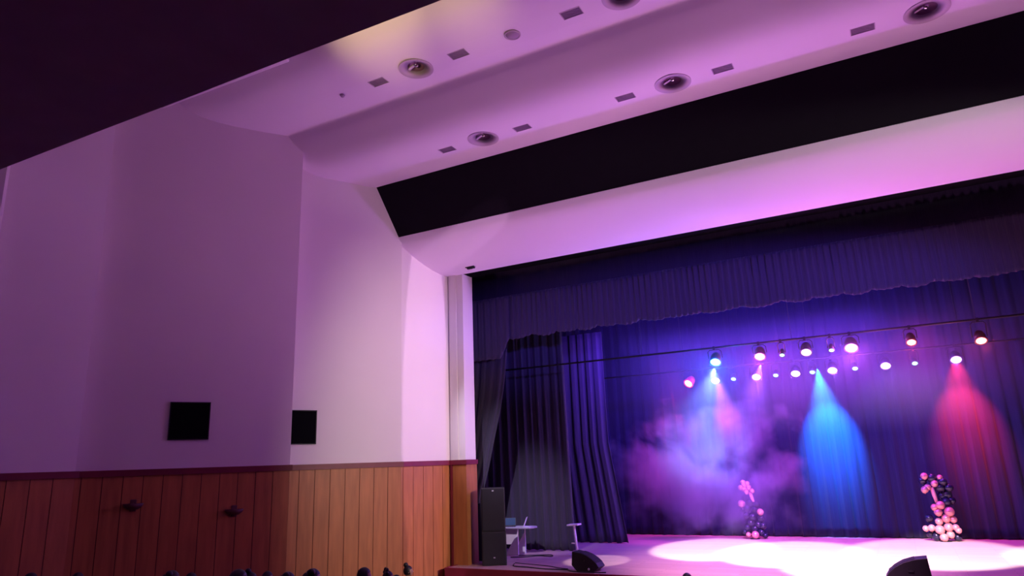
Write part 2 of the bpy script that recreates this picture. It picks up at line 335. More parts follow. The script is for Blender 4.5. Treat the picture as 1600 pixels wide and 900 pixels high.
WH = (1.0, 0.78, 1.0)
# front bar
FA = (0, -0.62, -0.78)
fixture('par_light', -3.98, 18.9, 2.47, FA, 0.125, 0.32, (0.25, 0.75, 1.0), 14, 'bright sky blue stage light, leftmost on the front pipe', 'stage lights on the front pipe', 560, (0.015, 0.15, 1.0), 60, tgt=(-4.2, 20.0, -2.6))
fixture('par_light', -2.83, 18.9, 2.50, FA, 0.12, 0.32, (1.0, 0.30, 0.75), 12, 'hot pink stage light, right of the sky blue one on the front pipe', 'stage lights on the front pipe', 180, (1.0, 0.10, 0.65), 60, tgt=(-3.6, 20.2, -2.6))
fixture('par_light', -1.70, 18.9, 2.49, FA, 0.115, 0.32, (1.0, 0.72, 1.0), 11, 'pale lilac stage light between two small teal lamps on the front pipe', 'stage lights on the front pipe', 80, (0.5, 0.16, 1.0), 52, tgt=(-2.3, 20.6, -2.6))
fixture('par_light', -0.66, 18.9, 2.49, FA, 0.135, 0.32, (1.0, 0.52, 1.0), 14, 'largest magenta white stage light, middle of the front pipe', 'stage lights on the front pipe', 300, (0.80, 0.12, 1.0), 60, tgt=(-0.6, 20.8, -2.6))
fixture('par_light', 0.64, 18.9, 2.48, FA, 0.095, 0.30, (1.0, 0.28, 0.30), 9, 'red rimmed stage light right of the large magenta one on the front pipe', 'stage lights on the front pipe', 50, (1.0, 0.06, 0.08), 60, tgt=(1.2, 21.5, -2.6))
fixture('par_light', 2.02, 18.9, 2.36, FA, 0.105, 0.30, (1.0, 0.30, 0.28), 10, 'red rimmed stage light, rightmost and highest in the picture on the front pipe', 'stage lights on the front pipe', 50, (1.0, 0.06, 0.08), 60, tgt=(2.4, 21.5, -2.6))
for x, lb in ((-2.28, 'small teal stage light between the hot pink and pale lilac lamps'), (-1.11, 'small teal stage light between the pale lilac and large magenta lamps')):
    fixture('spot_light', x, 18.9, 2.48, FA, 0.058, 0.22, (0.25, 0.95, 0.95), 7, lb, 'small teal lamps on the front pipe', 0, WH)
# back bar
FB = (0, -0.66, -0.75)
for x, c, s, lb, pw, lc, tg in (
        (-4.97, (1.0, 0.66, 0.95), 10, 'pinkish white stage light beside the red spotlight on the back pipe', 60, (0.5, 0.16, 1.0), (-5.6, 20.6, -2.6)),
        (-3.67, (1.0, 0.66, 0.98), 10, 'pinkish white stage light, second of its size on the back pipe', 60, (0.5, 0.16, 1.0), (-3.9, 21.6, -2.6)),
        (-2.49, (1.0, 0.70, 0.98), 11, 'pinkish white stage light just left of the bright blue lamp on the back pipe', 60, (0.5, 0.16, 1.0), (-2.0, 21.0, -2.6)),
        (-1.43, (1.0, 0.66, 0.95), 10, 'pinkish white stage light just right of the bright blue lamp on the back pipe', 60, (0.5, 0.16, 1.0), (-0.6, 21.8, -2.6)),
        (0.02, (0.90, 0.66, 1.0), 11, 'violet white stage light under the red rimmed lamp on the back pipe', 110, (0.40, 0.12, 1.0), (0.9, 22.0, -2.6)),
        (1.81, (0.88, 0.62, 1.0), 12, 'violet white stage light above the red glow on the backdrop, rightmost on the back pipe', 110, (0.40, 0.12, 1.0), (2.4, 20.4, -2.6))):
    fixture('par_light', x, 23.3, 2.44, FB, 0.13, 0.32, c, s, lb, 'stage lights on the back pipe', pw, lc, 44, 0.25, tgt=tg)
for x, c, s, lb in ((-4.39, (0.25, 0.95, 0.95), 7, 'small teal stage light, leftmost teal one on the back pipe'), (-3.08, (0.25, 0.95, 0.95), 7, 'small teal stage light, second teal one from the left on the back pipe'),
        (-2.00, (0.15, 0.80, 1.0), 10, 'small bright blue stage light above the blue pool on the backdrop'), (-0.80, (0.25, 0.95, 0.95), 8, 'small teal stage light right of the blue pool on the back pipe'),
        (0.78, (0.25, 0.80, 1.0), 7, 'small blue stage light, rightmost small one on the back pipe')):
    fixture('spot_light', x, 23.3, 2.44, FB, 0.075, 0.24, c, s, lb, 'small lamps on the back pipe', 0, WH)
M['redlit'] = mat('case_red_light_paint', (0.55, 0.05, 0.07), 0.4)  # red light falling on the housing is put into its base colour
fixture('moving_head_light', -5.87, 23.3, 2.42, (-0.3, -0.75, -0.6), 0.13, 0.34, (1.0, 0.55, 0.50), 9, 'spotlight with red light painted into its case and a pale yoke, leftmost on the back pipe', None, 25, (1.0, 0.2, 0.25), 40, body=M['redlit'], tgt=(-6.4, 21, -2.6))
# coloured beams of those lamps down the backdrop and into the smoke
spot('magenta_beam', (-5.05, 23.9, 2.6), (-5.05, 25.25, 0.9), 4500, (1.0, 0.03, 0.45), 42, 1.0, 0.0)
spot('magenta_beam', (-6.55, 23.4, 2.3), (-6.66, 25.25, 0.7), 1600, (1.0, 0.04, 0.42), 17, 1.0, 0.0)
spot('blue_beam', (-1.9, 23.95, 2.62), (-1.9, 25.25, 0.60), 26000, (0.012, 0.22, 1.0), 46, 1.0, 0.0)
spot('red_beam', (1.85, 23.95, 2.7), (1.9, 25.25, 0.9), 6500, (1.0, 0.03, 0.08), 50, 1.0, 0.0)
spot('sky_blue_beam', (-4.0, 18.75, 2.30), (-5.6, 24.0, 0.6), 15000, (0.15, 0.30, 1.0), 34, 1.0, 0.0)
spot('violet_beam', (-2.8, 18.75, 2.30), (-5.0, 24.0, -1.2), 9000, (0.42, 0.10, 1.0), 34, 1.0, 0.0)

# ================================================================ THINGS ON THE STAGE
SZ = H-2.6
# loudspeaker stack
def cabinet(name, x0, x1, y0, y1, z0, z1, label, badge=True):
    t = thing(name, ((x0+x1)/2, (y0+y1)/2, z0), label, 'loudspeaker', 'loudspeaker stack beside the left pillar', R(29))
    hx, hy, h = (x1-x0)/2, (y1-y0)/2, z1-z0
    MB().box(-hx, hx, -hy, hy, 0, h).build('cabinet', M['black'], t, bevel=0.015)
    g = MB().box(-hx+0.025, hx-0.025, -hy-0.014, -hy+0.002, 0.03, h-0.03).build('grille', M['grille'], t, bevel=0.01)
    MB().box(-0.025, 0.025, -hy-0.02, -hy-0.013, h*badge, h*badge+0.03).build('badge', M['silver'], g)
    return t
cabinet('subwoofer', -10.41, -9.75, 17.0, 17.62, SZ, SZ+0.86, 'black subwoofer cabinet at the bottom of the stack beside the left pillar', 0.22)
cabinet('loudspeaker', -10.40, -9.76, 17.01, 17.61, SZ+0.86, SZ+2.0, 'tall black loudspeaker standing on the subwoofer beside the left pillar', 0.92)
# equipment rack half hidden by the pillar
t = thing('equipment_rack', (-10.70, 17.95, SZ), 'dark equipment rack between the pillar and the loudspeaker stack', 'rack')
MB().box(-0.28, 0.14, -0.20, 0.25, 0.0, 1.55).build('case', M['black'], t, bevel=0.01)
MB().box(0.04, 0.09, -0.215, -0.198, 0.92, 1.14).build('lamp_panel', M['white'], t)
for z in (1.22, 1.34, 1.48): MB().lathe([(0, 0), (0.016, 0), (0.016, 0.02), (0, 0.02)], 10, Matrix.Translation((0.06, -0.20, z)) @ Matrix.Rotation(R(90), 4, 'X')).build('knob', M['silver'], t)
MB().tube([(0.0, -0.2, 0.28), (0.03, -0.25, 0.2), (0.09, -0.25, 0.2), (0.12, -0.2, 0.28)], 0.012).build('handle', M['metal'], t)
# desk
t = thing('desk', (-10.45, 19.35, SZ), 'white office desk with a triangular end leg before the side curtain', 'desk')
MB().prism([(-0.75, -0.32), (0.35, -0.32), (0.52, -0.26), (0.60, -0.12), (0.60, 0.14), (0.52, 0.27), (0.35, 0.34), (-0.75, 0.34)], 0.745, 0.785, lambda p, q, r: Vector((p, q, r))).build('desk_top', M['ltop'], t, bevel=0.008)
MB().box(-0.75, 0.10, -0.15, -0.12, 0.29, 0.745).build('modesty_panel', M['cream'], t)
for y_ in (-0.25, 0.22): MB().prism([(-0.30, 0), (0.14, 0), (0.14, 0.745), (0.115, 0.60)], y_, y_+0.035, lambda p, q, r: Vector((p, r, q))).build('leg', M['white'], t)
MB().box(-0.72, -0.685, -0.25, 0.28, 0, 0.745).build('leg', M['white'], t)
DZ = SZ+0.785
t = thing('laptop', (-10.68, 19.32, DZ), 'dark laptop with a dim blue screen at the left of the desk', 'laptop', None, R(25))
MB().box(-0.17, 0.17, -0.12, 0.12, 0, 0.018).build('base', M['black'], t)
mm = Matrix.Translation((0, 0.12, 0.018)) @ Matrix.Rotation(R(-16), 4, 'X')
MB().box(-0.17, 0.17, -0.006, 0.006, 0, 0.23, mm).build('lid', M['black'], t); lid = bpy.context.scene.collection.objects[-1]
MB().box(-0.155, 0.155, -0.009, -0.005, 0.012, 0.218, mm).build('screen', M['screen'], lid)
t = thing('laptop', (-10.33, 19.30, DZ), 'silver laptop seen edge-on, its open lid leaning right on the desk', 'laptop', None, R(112))
MB().box(-0.16, 0.16, -0.12, 0.12, 0, 0.016).build('base', M['silver'], t)
mm = Matrix.Translation((0, -0.12, 0.016)) @ Matrix.Rotation(R(22), 4, 'X')
MB().box(-0.16, 0.16, -0.007, 0.007, 0, 0.27, mm).build('lid', M['white'], t); lid = bpy.context.scene.collection.objects[-1]
MB().box(-0.145, 0.145, 0.006, 0.010, 0.012, 0.205, mm).build('screen', M['screen'], lid)
t = tag(MB().box(-0.12, 0.12, -0.09, 0.09, 0, 0.012).build('paper_stack', M['white'], None, (-10.08, 19.28, DZ)), 'white papers lying on the right end of the desk', 'papers')
# white stand
t = thing('music_stand', (-8.60, 19.43, SZ), 'slim white stand with a small flat top behind the left floor monitor', 'stand')
MB().lathe([(0, 0), (0.20, 0), (0.19, 0.025), (0.04, 0.05), (0, 0.05)], 24).build('base', M['white'], t)
MB().tube([(0.05, 0, 0.04), (-0.02, 0, 0.82)], 0.035, 12).build('pole', M['white'], t)
MB().tube([(-0.02, 0, 0.33), (-0.12, -0.02, 0.335)], 0.02, 10).build('clamp_knob', M['white'], t)
MB().box(-0.15, 0.20, -0.14, 0.14, 0.82, 0.865, Matrix.Rotation(R(-3), 4, 'Y')).build('top_plate', M['white'], t, bevel=0.008)
# floor monitors
def monitor(x, y, flip, label, s=1.0):
    t = thing('floor_monitor', (x, y, SZ), label, 'floor monitor', 'wedge floor monitors along the stage edge', R(0))
    pr = [(-0.40, 0.16), (-0.24, 0.0), (0.26, 0.0), (0.42, 0.12), (0.34, 0.24), (0.22, 0.34), (0.06, 0.43), (-0.14, 0.49), (-0.37, 0.52)]
    pr = [((-p if flip else p)*s, q*s) for p, q in pr]
    MB().prism(pr, -0.24*s, 0.24*s, lambda p, q, r: Vector((p, r, q))).build('cabinet', M['black'], t, bevel=0.012)
    a = [pr[4], pr[5], pr[6], pr[7]]; c = (0.0, 0.2*s)
    gr = [(p+(p-c[0])*0.03, q+(q-c[1])*0.03) for p, q in a]+[(p*0.97, q*0.97) for p, q in a[::-1]]
    MB().prism(gr, -0.21*s, 0.21*s, lambda p, q, r: Vector((p, r, q))).build('grille', M['grille'], t)
    MB().lathe([(0, 0), (0.028, 0), (0.028, 0.012), (0, 0.012)], 14, Matrix.Translation(((-0.12 if flip else 0.12)*s, -0.24*s, 0.07*s)) @ Matrix.Rotation(R(90), 4, 'X')).build('socket', M['silver'], t)
    MB().tube([((0.1 if flip else -0.1)*s, -0.245*s, 0.3*s), ((0.1 if flip else -0.1)*s, -0.265*s, 0.27*s), ((0.0)*s, -0.265*s, 0.27*s), (0.0, -0.245*s, 0.3*s)], 0.009*s).build('handle', M['metal'], t)
    return t
monitor(-7.17, 16.88, False, 'black wedge floor monitor on the stage edge near the white stand', 0.88)
monitor(-0.20, 16.88, True, 'black wedge floor monitor cut by the bottom edge right of the white light', 1.0)
# cables
def cable(pts, label, r=0.014):
    P = [Vector((x, y, SZ+r)) for x, y in pts]; out = []
    for i in range(len(P)-1):
        a, b, c, d = P[max(i-1, 0)], P[i], P[i+1], P[min(i+2, len(P)-1)]
        for k in range(6):
            s = k/6; out.append(0.5*((2*b)+(c-a)*s+(2*a-5*b+4*c-d)*s*s+(3*b-a-3*c+d)*s**3))
    out.append(P[-1])
    return tag(MB().tube(out, r, 6).build('cable', M['cable']), label, 'cable')
cable([(-9.55, 17.45), (-9.35, 17.05), (-8.9, 16.95), (-8.3, 16.78), (-7.75, 16.8), (-7.5, 16.6), (-7.0, 16.5), (-6.6, 16.62)], 'black cable running from the loudspeaker stack to the left floor monitor')
cable([(-10.3, 18.6), (-9.9, 18.75), (-9.6, 19.05), (-9.2, 19.0), (-9.35, 19.3), (-9.9, 19.12), (-10.25, 19.0)], 'black cable looped on the floor before the desk')
cable([(-9.62, 17.62), (-9.2, 17.50), (-8.5, 17.3), (-8.05, 17.05), (-7.75, 16.95)], 'thin black cable in the middle of the floor between stack and left floor monitor', 0.010)

# balloon columns
def balloon(t, x, z, r, m, y, lab):
    b = MB(); sq = random.uniform(0.96, 1.08)
    b.lathe([(r*math.sin(math.pi*j/12)*(1-0.10*max(0, -math.cos(math.pi*j/12)*-1)), -r*sq*math.cos(math.pi*j/12)) for j in range(13)], 18, Matrix.Translation((x, y, z)) @ Matrix.Rotation(random.uniform(-0.6, 0.6), 4, 'Y'))
    b.lathe([(0, -r*sq*1.12), (r*0.10, -r*sq*1.10), (r*0.05, -r*sq*0.98)], 8, Matrix.Translation((x, y, z)))
    o = b.build('balloon', m, t); o['label'] = lab
def column(loc, label, scale, light, dark, pole):
    t = thing('balloon_column', (loc[0], loc[1], SZ), label, 'balloons', 'balloon columns before the backdrop')
    MB().lathe([(0, 0), (0.16, 0), (0.15, 0.02), (0.02, 0.04), (0, 0.04)], 20).build('base', M['metal'], t)
    MB().tube([(0, 0.02, 0.03), (0, 0.02, 0.9), (pole[0][0], 0.02, pole[0][1])], 0.014, 8).build('pole', M['metal'], t)
    MB().tube([(p, -0.02, q) for p, q in pole], [0.045, 0.055, 0.05], 12).build('foil_wrap', M['ribbon'], t)
    for i, (x, z, r) in enumerate(light): balloon(t, x, z, r, M['rose'], random.uniform(-0.13, -0.05), 'rose gold balloon')
    for i, (x, z, r) in enumerate(dark): balloon(t, x, z, r, M['navy'], random.uniform(0.02, 0.14) if i % 2 else random.uniform(-0.06, 0.05), 'black balloon')
def conv(l, bx, by): return [((cx-bx)/6.43*0.02, max((by-cy)/6.43*0.0199, r/6.43*0.0212), r/6.43*0.0205) for cx, cy, r in l]
A_l = [(462, 218, 27), (505, 232, 27), (435, 272, 27), (466, 288, 30), (515, 272, 28), (490, 318, 25), (546, 307, 25), (470, 246, 25), (425, 436, 38), (602, 520, 35), (527, 750, 39), (462, 742, 26)]
A_d = [(505, 430, 40), (560, 450, 36), (470, 490, 40), (535, 500, 42), (425, 500, 30), (455, 560, 38), (520, 570, 42), (590, 590, 40), (490, 630, 42), (560, 650, 42), (450, 680, 36), (520, 690, 42), (610, 660, 34), (585, 725, 38), (425, 720, 26), (620, 755, 28)]
column((-4.5, 24.44), 'balloon column in the smoke with a rose gold cluster on top and a black body', 1, conv(A_l, 515, 788), conv(A_d, 515, 788), [((540-515)/321, (788-420)/321), ((530-515)/321, (788-375)/321), ((518-515)/321, (788-325)/321)])
B_l = [(415, 226, 32), (541, 240, 25), (488, 296, 31), (428, 328, 30), (400, 350, 32), (505, 492, 38), (455, 512, 32), (477, 556, 36), (567, 551, 43), (533, 612, 39), (470, 641, 34), (590, 622, 30), (467, 712, 42), (541, 690, 40), (597, 690, 30), (614, 716, 28), (490, 788, 36), (546, 756, 34), (354, 702, 28), (402, 696, 31)]
B_d = [(475, 245, 44), (398, 268, 38), (530, 335, 46), (575, 400, 48), (600, 335, 40), (540, 415, 44), (560, 465, 40), (605, 455, 36), (395, 612, 38), (388, 752, 40), (432, 775, 38), (602, 790, 34), (560, 280, 38)]
column((0.80, 24.58), 'balloon column at the right with a stack of rose gold balloons under black ones', 1, conv(B_l, 500, 818), conv(B_d, 500, 818), [((482-500)/321, (818-470)/321), ((470-500)/321, (818-400)/321), ((460-500)/321, (818-335)/321)])

# ================================================================ HALL FITTINGS
def downlight(x, y, z, label):
    t = thing('downlight', (x, y, z+H), label, 'ceiling lamp', 'round recessed downlights in the ceiling')
    MB().lathe([(0.385, -0.012), (0.385, 0.0), (0.362, 0.004), (0.20, 0.050), (0.185, 0.05), (0.35, -0.012), (0.385, -0.012)], 40).build('trim_ring', M['trim'], t)
    MB().lathe([(0.195, 0.050), (0.19, 0.10), (0.15, 0.19), (0, 0.24)], 30).build('cup', M['cup'], t)
    cp_ = COL.objects[-1]; MB().lathe([(0, 0.045), (0.040, 0.055), (0.058, 0.09), (0.05, 0.13), (0.025, 0.16), (0.025, 0.23), (0, 0.23)], 18).build('bulb', M['chrome'], cp_)
    MB().prism([(-0.19, 0.03), (-0.05, 0.09), (-0.05, 0.12), (-0.19, 0.07)], -0.03, 0.03, lambda p, q, r: Vector((p, r, q))).build('bracket', M['trim'], t)
DL = ['leftmost downlight on the upper ceiling strip, between two vents', 'downlight at the top edge of the picture on the upper ceiling strip', 'leftmost downlight on the lower ceiling strip above the black band', 'middle downlight on the lower ceiling strip above the black band', 'rightmost downlight on the lower ceiling strip, in the top right corner']
for (x, y, z), lb in zip(DOWN, DL): downlight(x, y, z, lb)
VL = ['square ceiling vent left of the leftmost downlight on the upper ceiling strip', 'square ceiling vent right of the leftmost downlight on the upper ceiling strip', 'rightmost square ceiling vent on the upper ceiling strip, near the top edge',
      'leftmost square ceiling vent on the lower ceiling strip', 'ceiling vent right of the leftmost downlight on the lower strip', 'ceiling vent left of the middle downlight on the lower strip', 'ceiling vent right of the middle downlight on the lower strip', 'ceiling vent left of the rightmost downlight on the lower strip']
for (x, y, z), lb in zip(VENT, VL):
    t = thing('ceiling_vent', (x, y, z+H), lb, 'vent', 'square air vents in the ceiling')
    f = MB(); f.box(-0.215, 0.215, -0.13, -0.115, 0.0, 0.13); f.box(-0.215, 0.215, 0.115, 0.13, 0.0, 0.13); f.box(-0.215, -0.2, -0.115, 0.115, 0.0, 0.13); f.box(0.2, 0.215, -0.115, 0.115, 0.0, 0.13)
    f.build('frame', M['trim'], t)
    g = MB(); g.box(-0.2, 0.2, -0.115, 0.115, 0.03, 0.05)
    for k in range(6): g.box(-0.2, 0.2, -0.10+k*0.036, -0.086+k*0.036, 0.012, 0.030)
    g.build('louvre', M['vent'], t)
t = thing('smoke_detector', (-10.2, 11.03, 8.516+H), 'tiny dark detector on the upper ceiling strip left of all the vents', 'detector')
MB().lathe([(0, -0.055), (0.03, -0.05), (0.05, -0.02), (0.06, 0.002), (0, 0.002)], 18).build('housing', M['vent'], t)
t = thing('ceiling_speaker', (-5.68, 11.06, 8.516+H), 'plain round disc in the upper ceiling strip between two square vents', 'ceiling speaker')
MB().lathe([(0.17, 0.004), (0.17, -0.012), (0.145, -0.018), (0.14, -0.006)], 30).build('ring', M['trim'], t)
MB().lathe([(0, -0.008), (0.142, -0.008), (0.142, 0.004), (0, 0.004)], 30).build('grille', M['vent'], t)
t = thing('camera_bracket', (-10.22, 16.60, 5.645+H), 'small black bracket fixed under the white cove near the left pillar', 'bracket')
MB().box(-0.15, 0.15, -0.05, 0.05, -0.012, 0.012).build('plate', M['black'], t)
MB().box(-0.10, 0.06, -0.04, 0.04, -0.06, -0.010).build('body', M['black'], t, bevel=0.008)
MB().tube([(0.05, 0, -0.035), (0.16, -0.02, -0.05)], 0.02, 8).build('arm', M['black'], t)
# square black panels on the wall
def onpanel(k, x): 
    (a, b), (c, d) = PAN[k]; s = (x-a)/(c-a); return Vector((x, b+s*(d-b), 0)), math.atan2(d-b, c-a)
def wallbox(name, k, x, zc, sw, sh, label):
    p, ang = onpanel(k, x)
    t = thing(name, (p.x, p.y, H+zc), label, 'panel', 'square black panels on the left wall', ang)
    MB().box(-sw/2, sw/2, -0.03, 0.05, -sh/2, sh/2).build('face', M['void'], t)
    f = MB(); e = 0.02
    f.box(-sw/2, sw/2, -0.038, 0.05, sh/2, sh/2+e); f.box(-sw/2, sw/2, -0.038, 0.05, -sh/2-e, -sh/2); f.box(-sw/2-e, -sw/2, -0.038, 0.05, -sh/2-e, sh/2+e); f.box(sw/2, sw/2+e, -0.038, 0.05, -sh/2-e, sh/2+e)
    f.build('frame', M['black'], t)
wallbox('wall_panel', 2, -13.81, 1.20, 0.79, 0.79, 'larger square black panel on the darker plaster wall at the left')
wallbox('wall_panel', 3, -12.86, 1.075, 0.79, 0.79, 'square black panel tucked behind the corner of the nearer wall section')
def sconce(k, x, z, label):
    p, ang = onpanel(k, x); t = thing('wall_sconce', (p.x, p.y, H+z), label, 'wall lamp', 'bowl lamps on the wood panelling', ang)
    MB().box(-0.06, 0.06, -0.05, -0.03, -0.14, 0.10).build('backplate', M['sconce'], t, bevel=0.01)
    m = Matrix.Translation((0, -0.05, 0)); b = MB()
    b.lathe([(0.02, -0.11), (0.10, -0.10), (0.17, -0.05), (0.20, 0.02), (0.185, 0.02), (0.15, -0.04), (0.02, -0.085)], 28, m)
    for v in b.bm.verts:
        if v.co.y > -0.045: v.co.y = -0.045
    b.build('bowl', M['sconce'], t)
sconce(2, -14.33, -0.53, 'dark bowl lamp on the wood panelling under the left black square')
sconce(2, -13.24, -0.76, 'dark bowl lamp on the wood panelling left of the lighter boards')

# ================================================================ AUDIENCE
def voxel_body():
    P = [(0, 0, 0.56), (0, -0.01, 0.72), (0, -0.02, 0.90), (0, -0.01, 1.0), (0, 0.0, 1.06), (0, 0.015, 1.12)]
    Rr = [(0.15, 0.12), (0.14, 0.10), (0.155, 0.105), (0.12, 0.08), (0.055, 0.055), (0.05, 0.055)]
    E = [(i, i+1) for i in range(5)]
    def add(p, r, frm):
        P.append(p); Rr.append((r, r)); E.append((frm, len(P)-1)); return len(P)-1
    for s in (-1, 1):
        a = add((s*0.16, -0.015, 0.97), 0.062, 3); a = add((s*0.225, -0.02, 0.80), 0.048, a); a = add((s*0.235, 0.04, 0.68), 0.042, a)
        a = add((s*0.17, 0.20, 0.655), 0.032, a); h = add((s*0.135, 0.29, 0.665), 0.030, a)
        for k, (dx, l) in enumerate(((-0.030, 0.07), (-0.010, 0.085), (0.010, 0.08), (0.028, 0.06))):
            f = add((s*(0.13-dx), 0.29+l*0.55, 0.668), 0.010, h); add((s*(0.125-dx), 0.29+l, 0.655), 0.009, f)
        f = add((s*0.095, 0.285, 0.668), 0.011, a); add((s*0.08, 0.32, 0.66), 0.009, f)
        a = add((s*0.10, 0.05, 0.545), 0.095, 0); a = add((s*0.12, 0.27, 0.555), 0.078, a); a = add((s*0.125, 0.45, 0.53), 0.058, a)
        a = add((s*0.125, 0.47, 0.28), 0.052, a); a = add((s*0.125, 0.46, 0.09), 0.038, a); a = add((s*0.13, 0.56, 0.045), 0.04, a); add((s*0.135, 0.66, 0.035), 0.032, a)
    me = bpy.data.meshes.new('body'); me.from_pydata(P, E, []); o = bpy.data.objects.new('tmp', me); COL.objects.link(o)
    sk = o.modifiers.new('s', 'SKIN'); lay = me.skin_vertices[0].data
    for v, r in zip(lay, Rr): v.radius = r; v.use_root = False
    lay[0].use_root = True
    o.modifiers.new('ss', 'SUBSURF').levels = 1
    dg = bpy.context.evaluated_depsgraph_get(); m1 = bpy.data.meshes.new_from_object(o.evaluated_get(dg)); bpy.data.objects.remove(o)
    b = MB(); b.bm.from_mesh(m1)
    HC = (0, 0.035, 1.205)
    b.ball(HC, 1, 20, 14, (0.078, 0.095, 0.115)); b.ball((0, 0.06, 1.145), 1, 14, 10, (0.055, 0.065, 0.05))
    b.ball((0, 0.135, 1.19), 1, 8, 6, (0.014, 0.022, 0.024)); b.ball((0, 0.115, 1.155), 1, 10, 6, (0.026, 0.018, 0.010))
    for s in (-1, 1): b.ball((s*0.08, 0.025, 1.195), 1, 8, 6, (0.012, 0.024, 0.034))
    o = b.build('tmp', M['skin']); rm = o.modifiers.new('r', 'REMESH'); rm.mode = 'VOXEL'; rm.voxel_size = 0.0125
    sm = o.modifiers.new('sm', 'SMOOTH'); sm.iterations = 3; sm.factor = 0.5
    dg = bpy.context.evaluated_depsgraph_get(); m2 = bpy.data.meshes.new_from_object(o.evaluated_get(dg)); bpy.data.objects.remove(o)
    m2.name = 'body'; m2.materials.clear()
    for m_ in (M['skin'], M['shirt'], M['trousers'], M['black']): m2.materials.append(m_)
    for p in m2.polygons:
        c = p.center; p.use_smooth = True
        if c.z > 1.065 or (c.y > 0.20 and c.z > 0.625 and abs(c.x) > 0.05 and c.z < 0.72): k = 0
        elif c.z < 0.08: k = 3
        elif c.z < 0.645 and not (abs(c.x) > 0.19 and c.z > 0.62): k = 2
        else: k = 1
        p.material_index = k
    return m2
BODY = voxel_body()
def hair_mesh(style):
    b = MB(); c = (0, 0.02, 1.215)
    b.ball(c, 1, 24, 16, (0.092, 0.108, 0.118))
    for v in b.bm.verts:                                   # clear the face
        if v.co.y > 0.07 and v.co.z < 1.26: v.co.y = 0.055+0.2*(v.co.y-0.07); v.co.x *= 0.98
        if v.co.z < 1.13: v.co.z = 1.13
    if style == 'bun': b.ball((0, -0.03, 1.345), 0.055, 16, 10); b.ball((0, -0.01, 1.31), 0.045, 12, 8)
    if style == 'bows':
        for s in (-1, 1):
            b.ball((s*0.055, -0.01, 1.345), 0.045, 12, 8, (1, 0.8, 1.1)); b.ball((s*0.095, -0.02, 1.30), 0.035, 12, 8)
        b.ball((0, -0.01, 1.32), 0.03, 10, 8)
    if style == 'long': b.ball((0, -0.055, 1.12), 1, 18, 12, (0.095, 0.055, 0.17))
    if style == 'side': b.ball((0.085, -0.03, 1.29), 0.05, 14, 10); b.ball((0, -0.07, 1.2), 1, 14, 10, (0.07, 0.05, 0.09))
    o = b.build('hair', M['hair']); me = o.data; bpy.data.objects.remove(o); return me
HAIR = {k: hair_mesh(k) for k in ('short', 'bun', 'bows', 'long', 'side')}
HTOP = {'short': 1.333, 'bun': 1.40, 'bows': 1.393, 'long': 1.333, 'side': 1.338}
# seat prototype meshes
def seat_meshes():
    d = {}
    def g(n, mb_, m_, bv=0):
        o = mb_.build(n, m_, bevel=0); d[n] = o.data; bpy.data.objects.remove(o)
    g('seat', MB().box(-0.25, 0.25, -0.12, 0.40, 0.36, 0.452), M['seat'])
    g('backrest', MB().box(-0.25, 0.25, -0.20, -0.135, 0.40, 0.92, Matrix.Rotation(R(4), 4, 'X')), M['seat'])
    g('armrest', MB().box(-0.30, -0.262, -0.16, 0.30, 0.57, 0.61).box(-0.29, -0.27, -0.1, 0.0, 0.36, 0.57).box(0.262, 0.30, -0.16, 0.30, 0.57, 0.61).box(0.27, 0.29, -0.1, 0.0, 0.36, 0.57), M['black'])
    g('pedestal', MB().box(-0.29, -0.25, -0.12, 0.16, -0.04, 0.37).box(0.25, 0.29, -0.12, 0.16, -0.04, 0.37), M['metal'])
    return d
SEAT = seat_meshes()
PEOPLE = [  # x, y, head-top z, hair, shirt, label
    (-11.12, 5.94, -1.245, 'short', 0, 'person with dark hair, leftmost of the heads along the bottom edge'),
    (-12.07, 7.18, -1.45, 'long', 0, 'person with dark hair, second head from the left along the bottom edge'),
    (-8.55, 6.30, -1.17, 'side', 0, 'person with hair tied at the side, head under the middle of the dark panelling'),
    (-10.60, 8.18, -1.54, 'short', 0, 'person with short dark hair, low head right of the one with side-tied hair'),
    (-6.68, 5.75, -1.02, 'long', 1, 'person with long dark hair, tall head left of the four close heads'),
    (-9.17, 8.15, -1.42, 'bun', 0, 'person with a small bun overlapping the tall head with long hair'),
    (-10.02, 9.27, -1.65, 'short', 1, 'person with short dark hair, low rounded head between two others'),
    (-7.81, 7.59, -1.34, 'side', 0, 'person with side-tied hair left of the widest head'),
    (-6.94, 7.17, -1.21, 'side', 1, 'person with the widest head, left of the lone round head'),
    (-7.26, 8.56, -1.40, 'short', 0, 'person with a lone round head before the orange boards'),
    (-8.58, 10.79, -1.75, 'bows', 0, 'person with two hair bunches right of the lone round head'),
    (-8.95, 11.52, -1.99, 'short', 1, 'person with a low head touching the one with two hair bunches'),
    (-10.01, 13.30, -2.03, 'bun', 1, 'person with a high bun, tallest head before the pink boards'),
    (-4.07, 14.50, -2.20, 'short', 1, 'person with a dark head alone before the bright stage floor'),
]
for x, y, z, st, sh, lb in PEOPLE:
    fz = floor_z(y); ang = -math.atan2(-1.5-x, 21-y)
    s = thing('theatre_seat', (x, y, fz), 'maroon upholstered theatre seat under a person in the audience', 'seat', 'theatre seats of the audience', ang)
    for n in ('seat', 'backrest', 'armrest', 'pedestal'): link(n, SEAT[n], s)
    p = thing('person', (x, y, fz), lb, 'person', 'audience along the bottom edge', ang)
    k = (z+H-fz)
    bd = link('body', BODY, p); hr = link('hair', HAIR[st], p)
    sc = k/HTOP[st]; p.scale = (sc, sc, sc); s.scale = (sc, sc, sc)
    if sh: bd.material_slots[1].link = 'OBJECT'; bd.material_slots[1].material = M['shirt2']

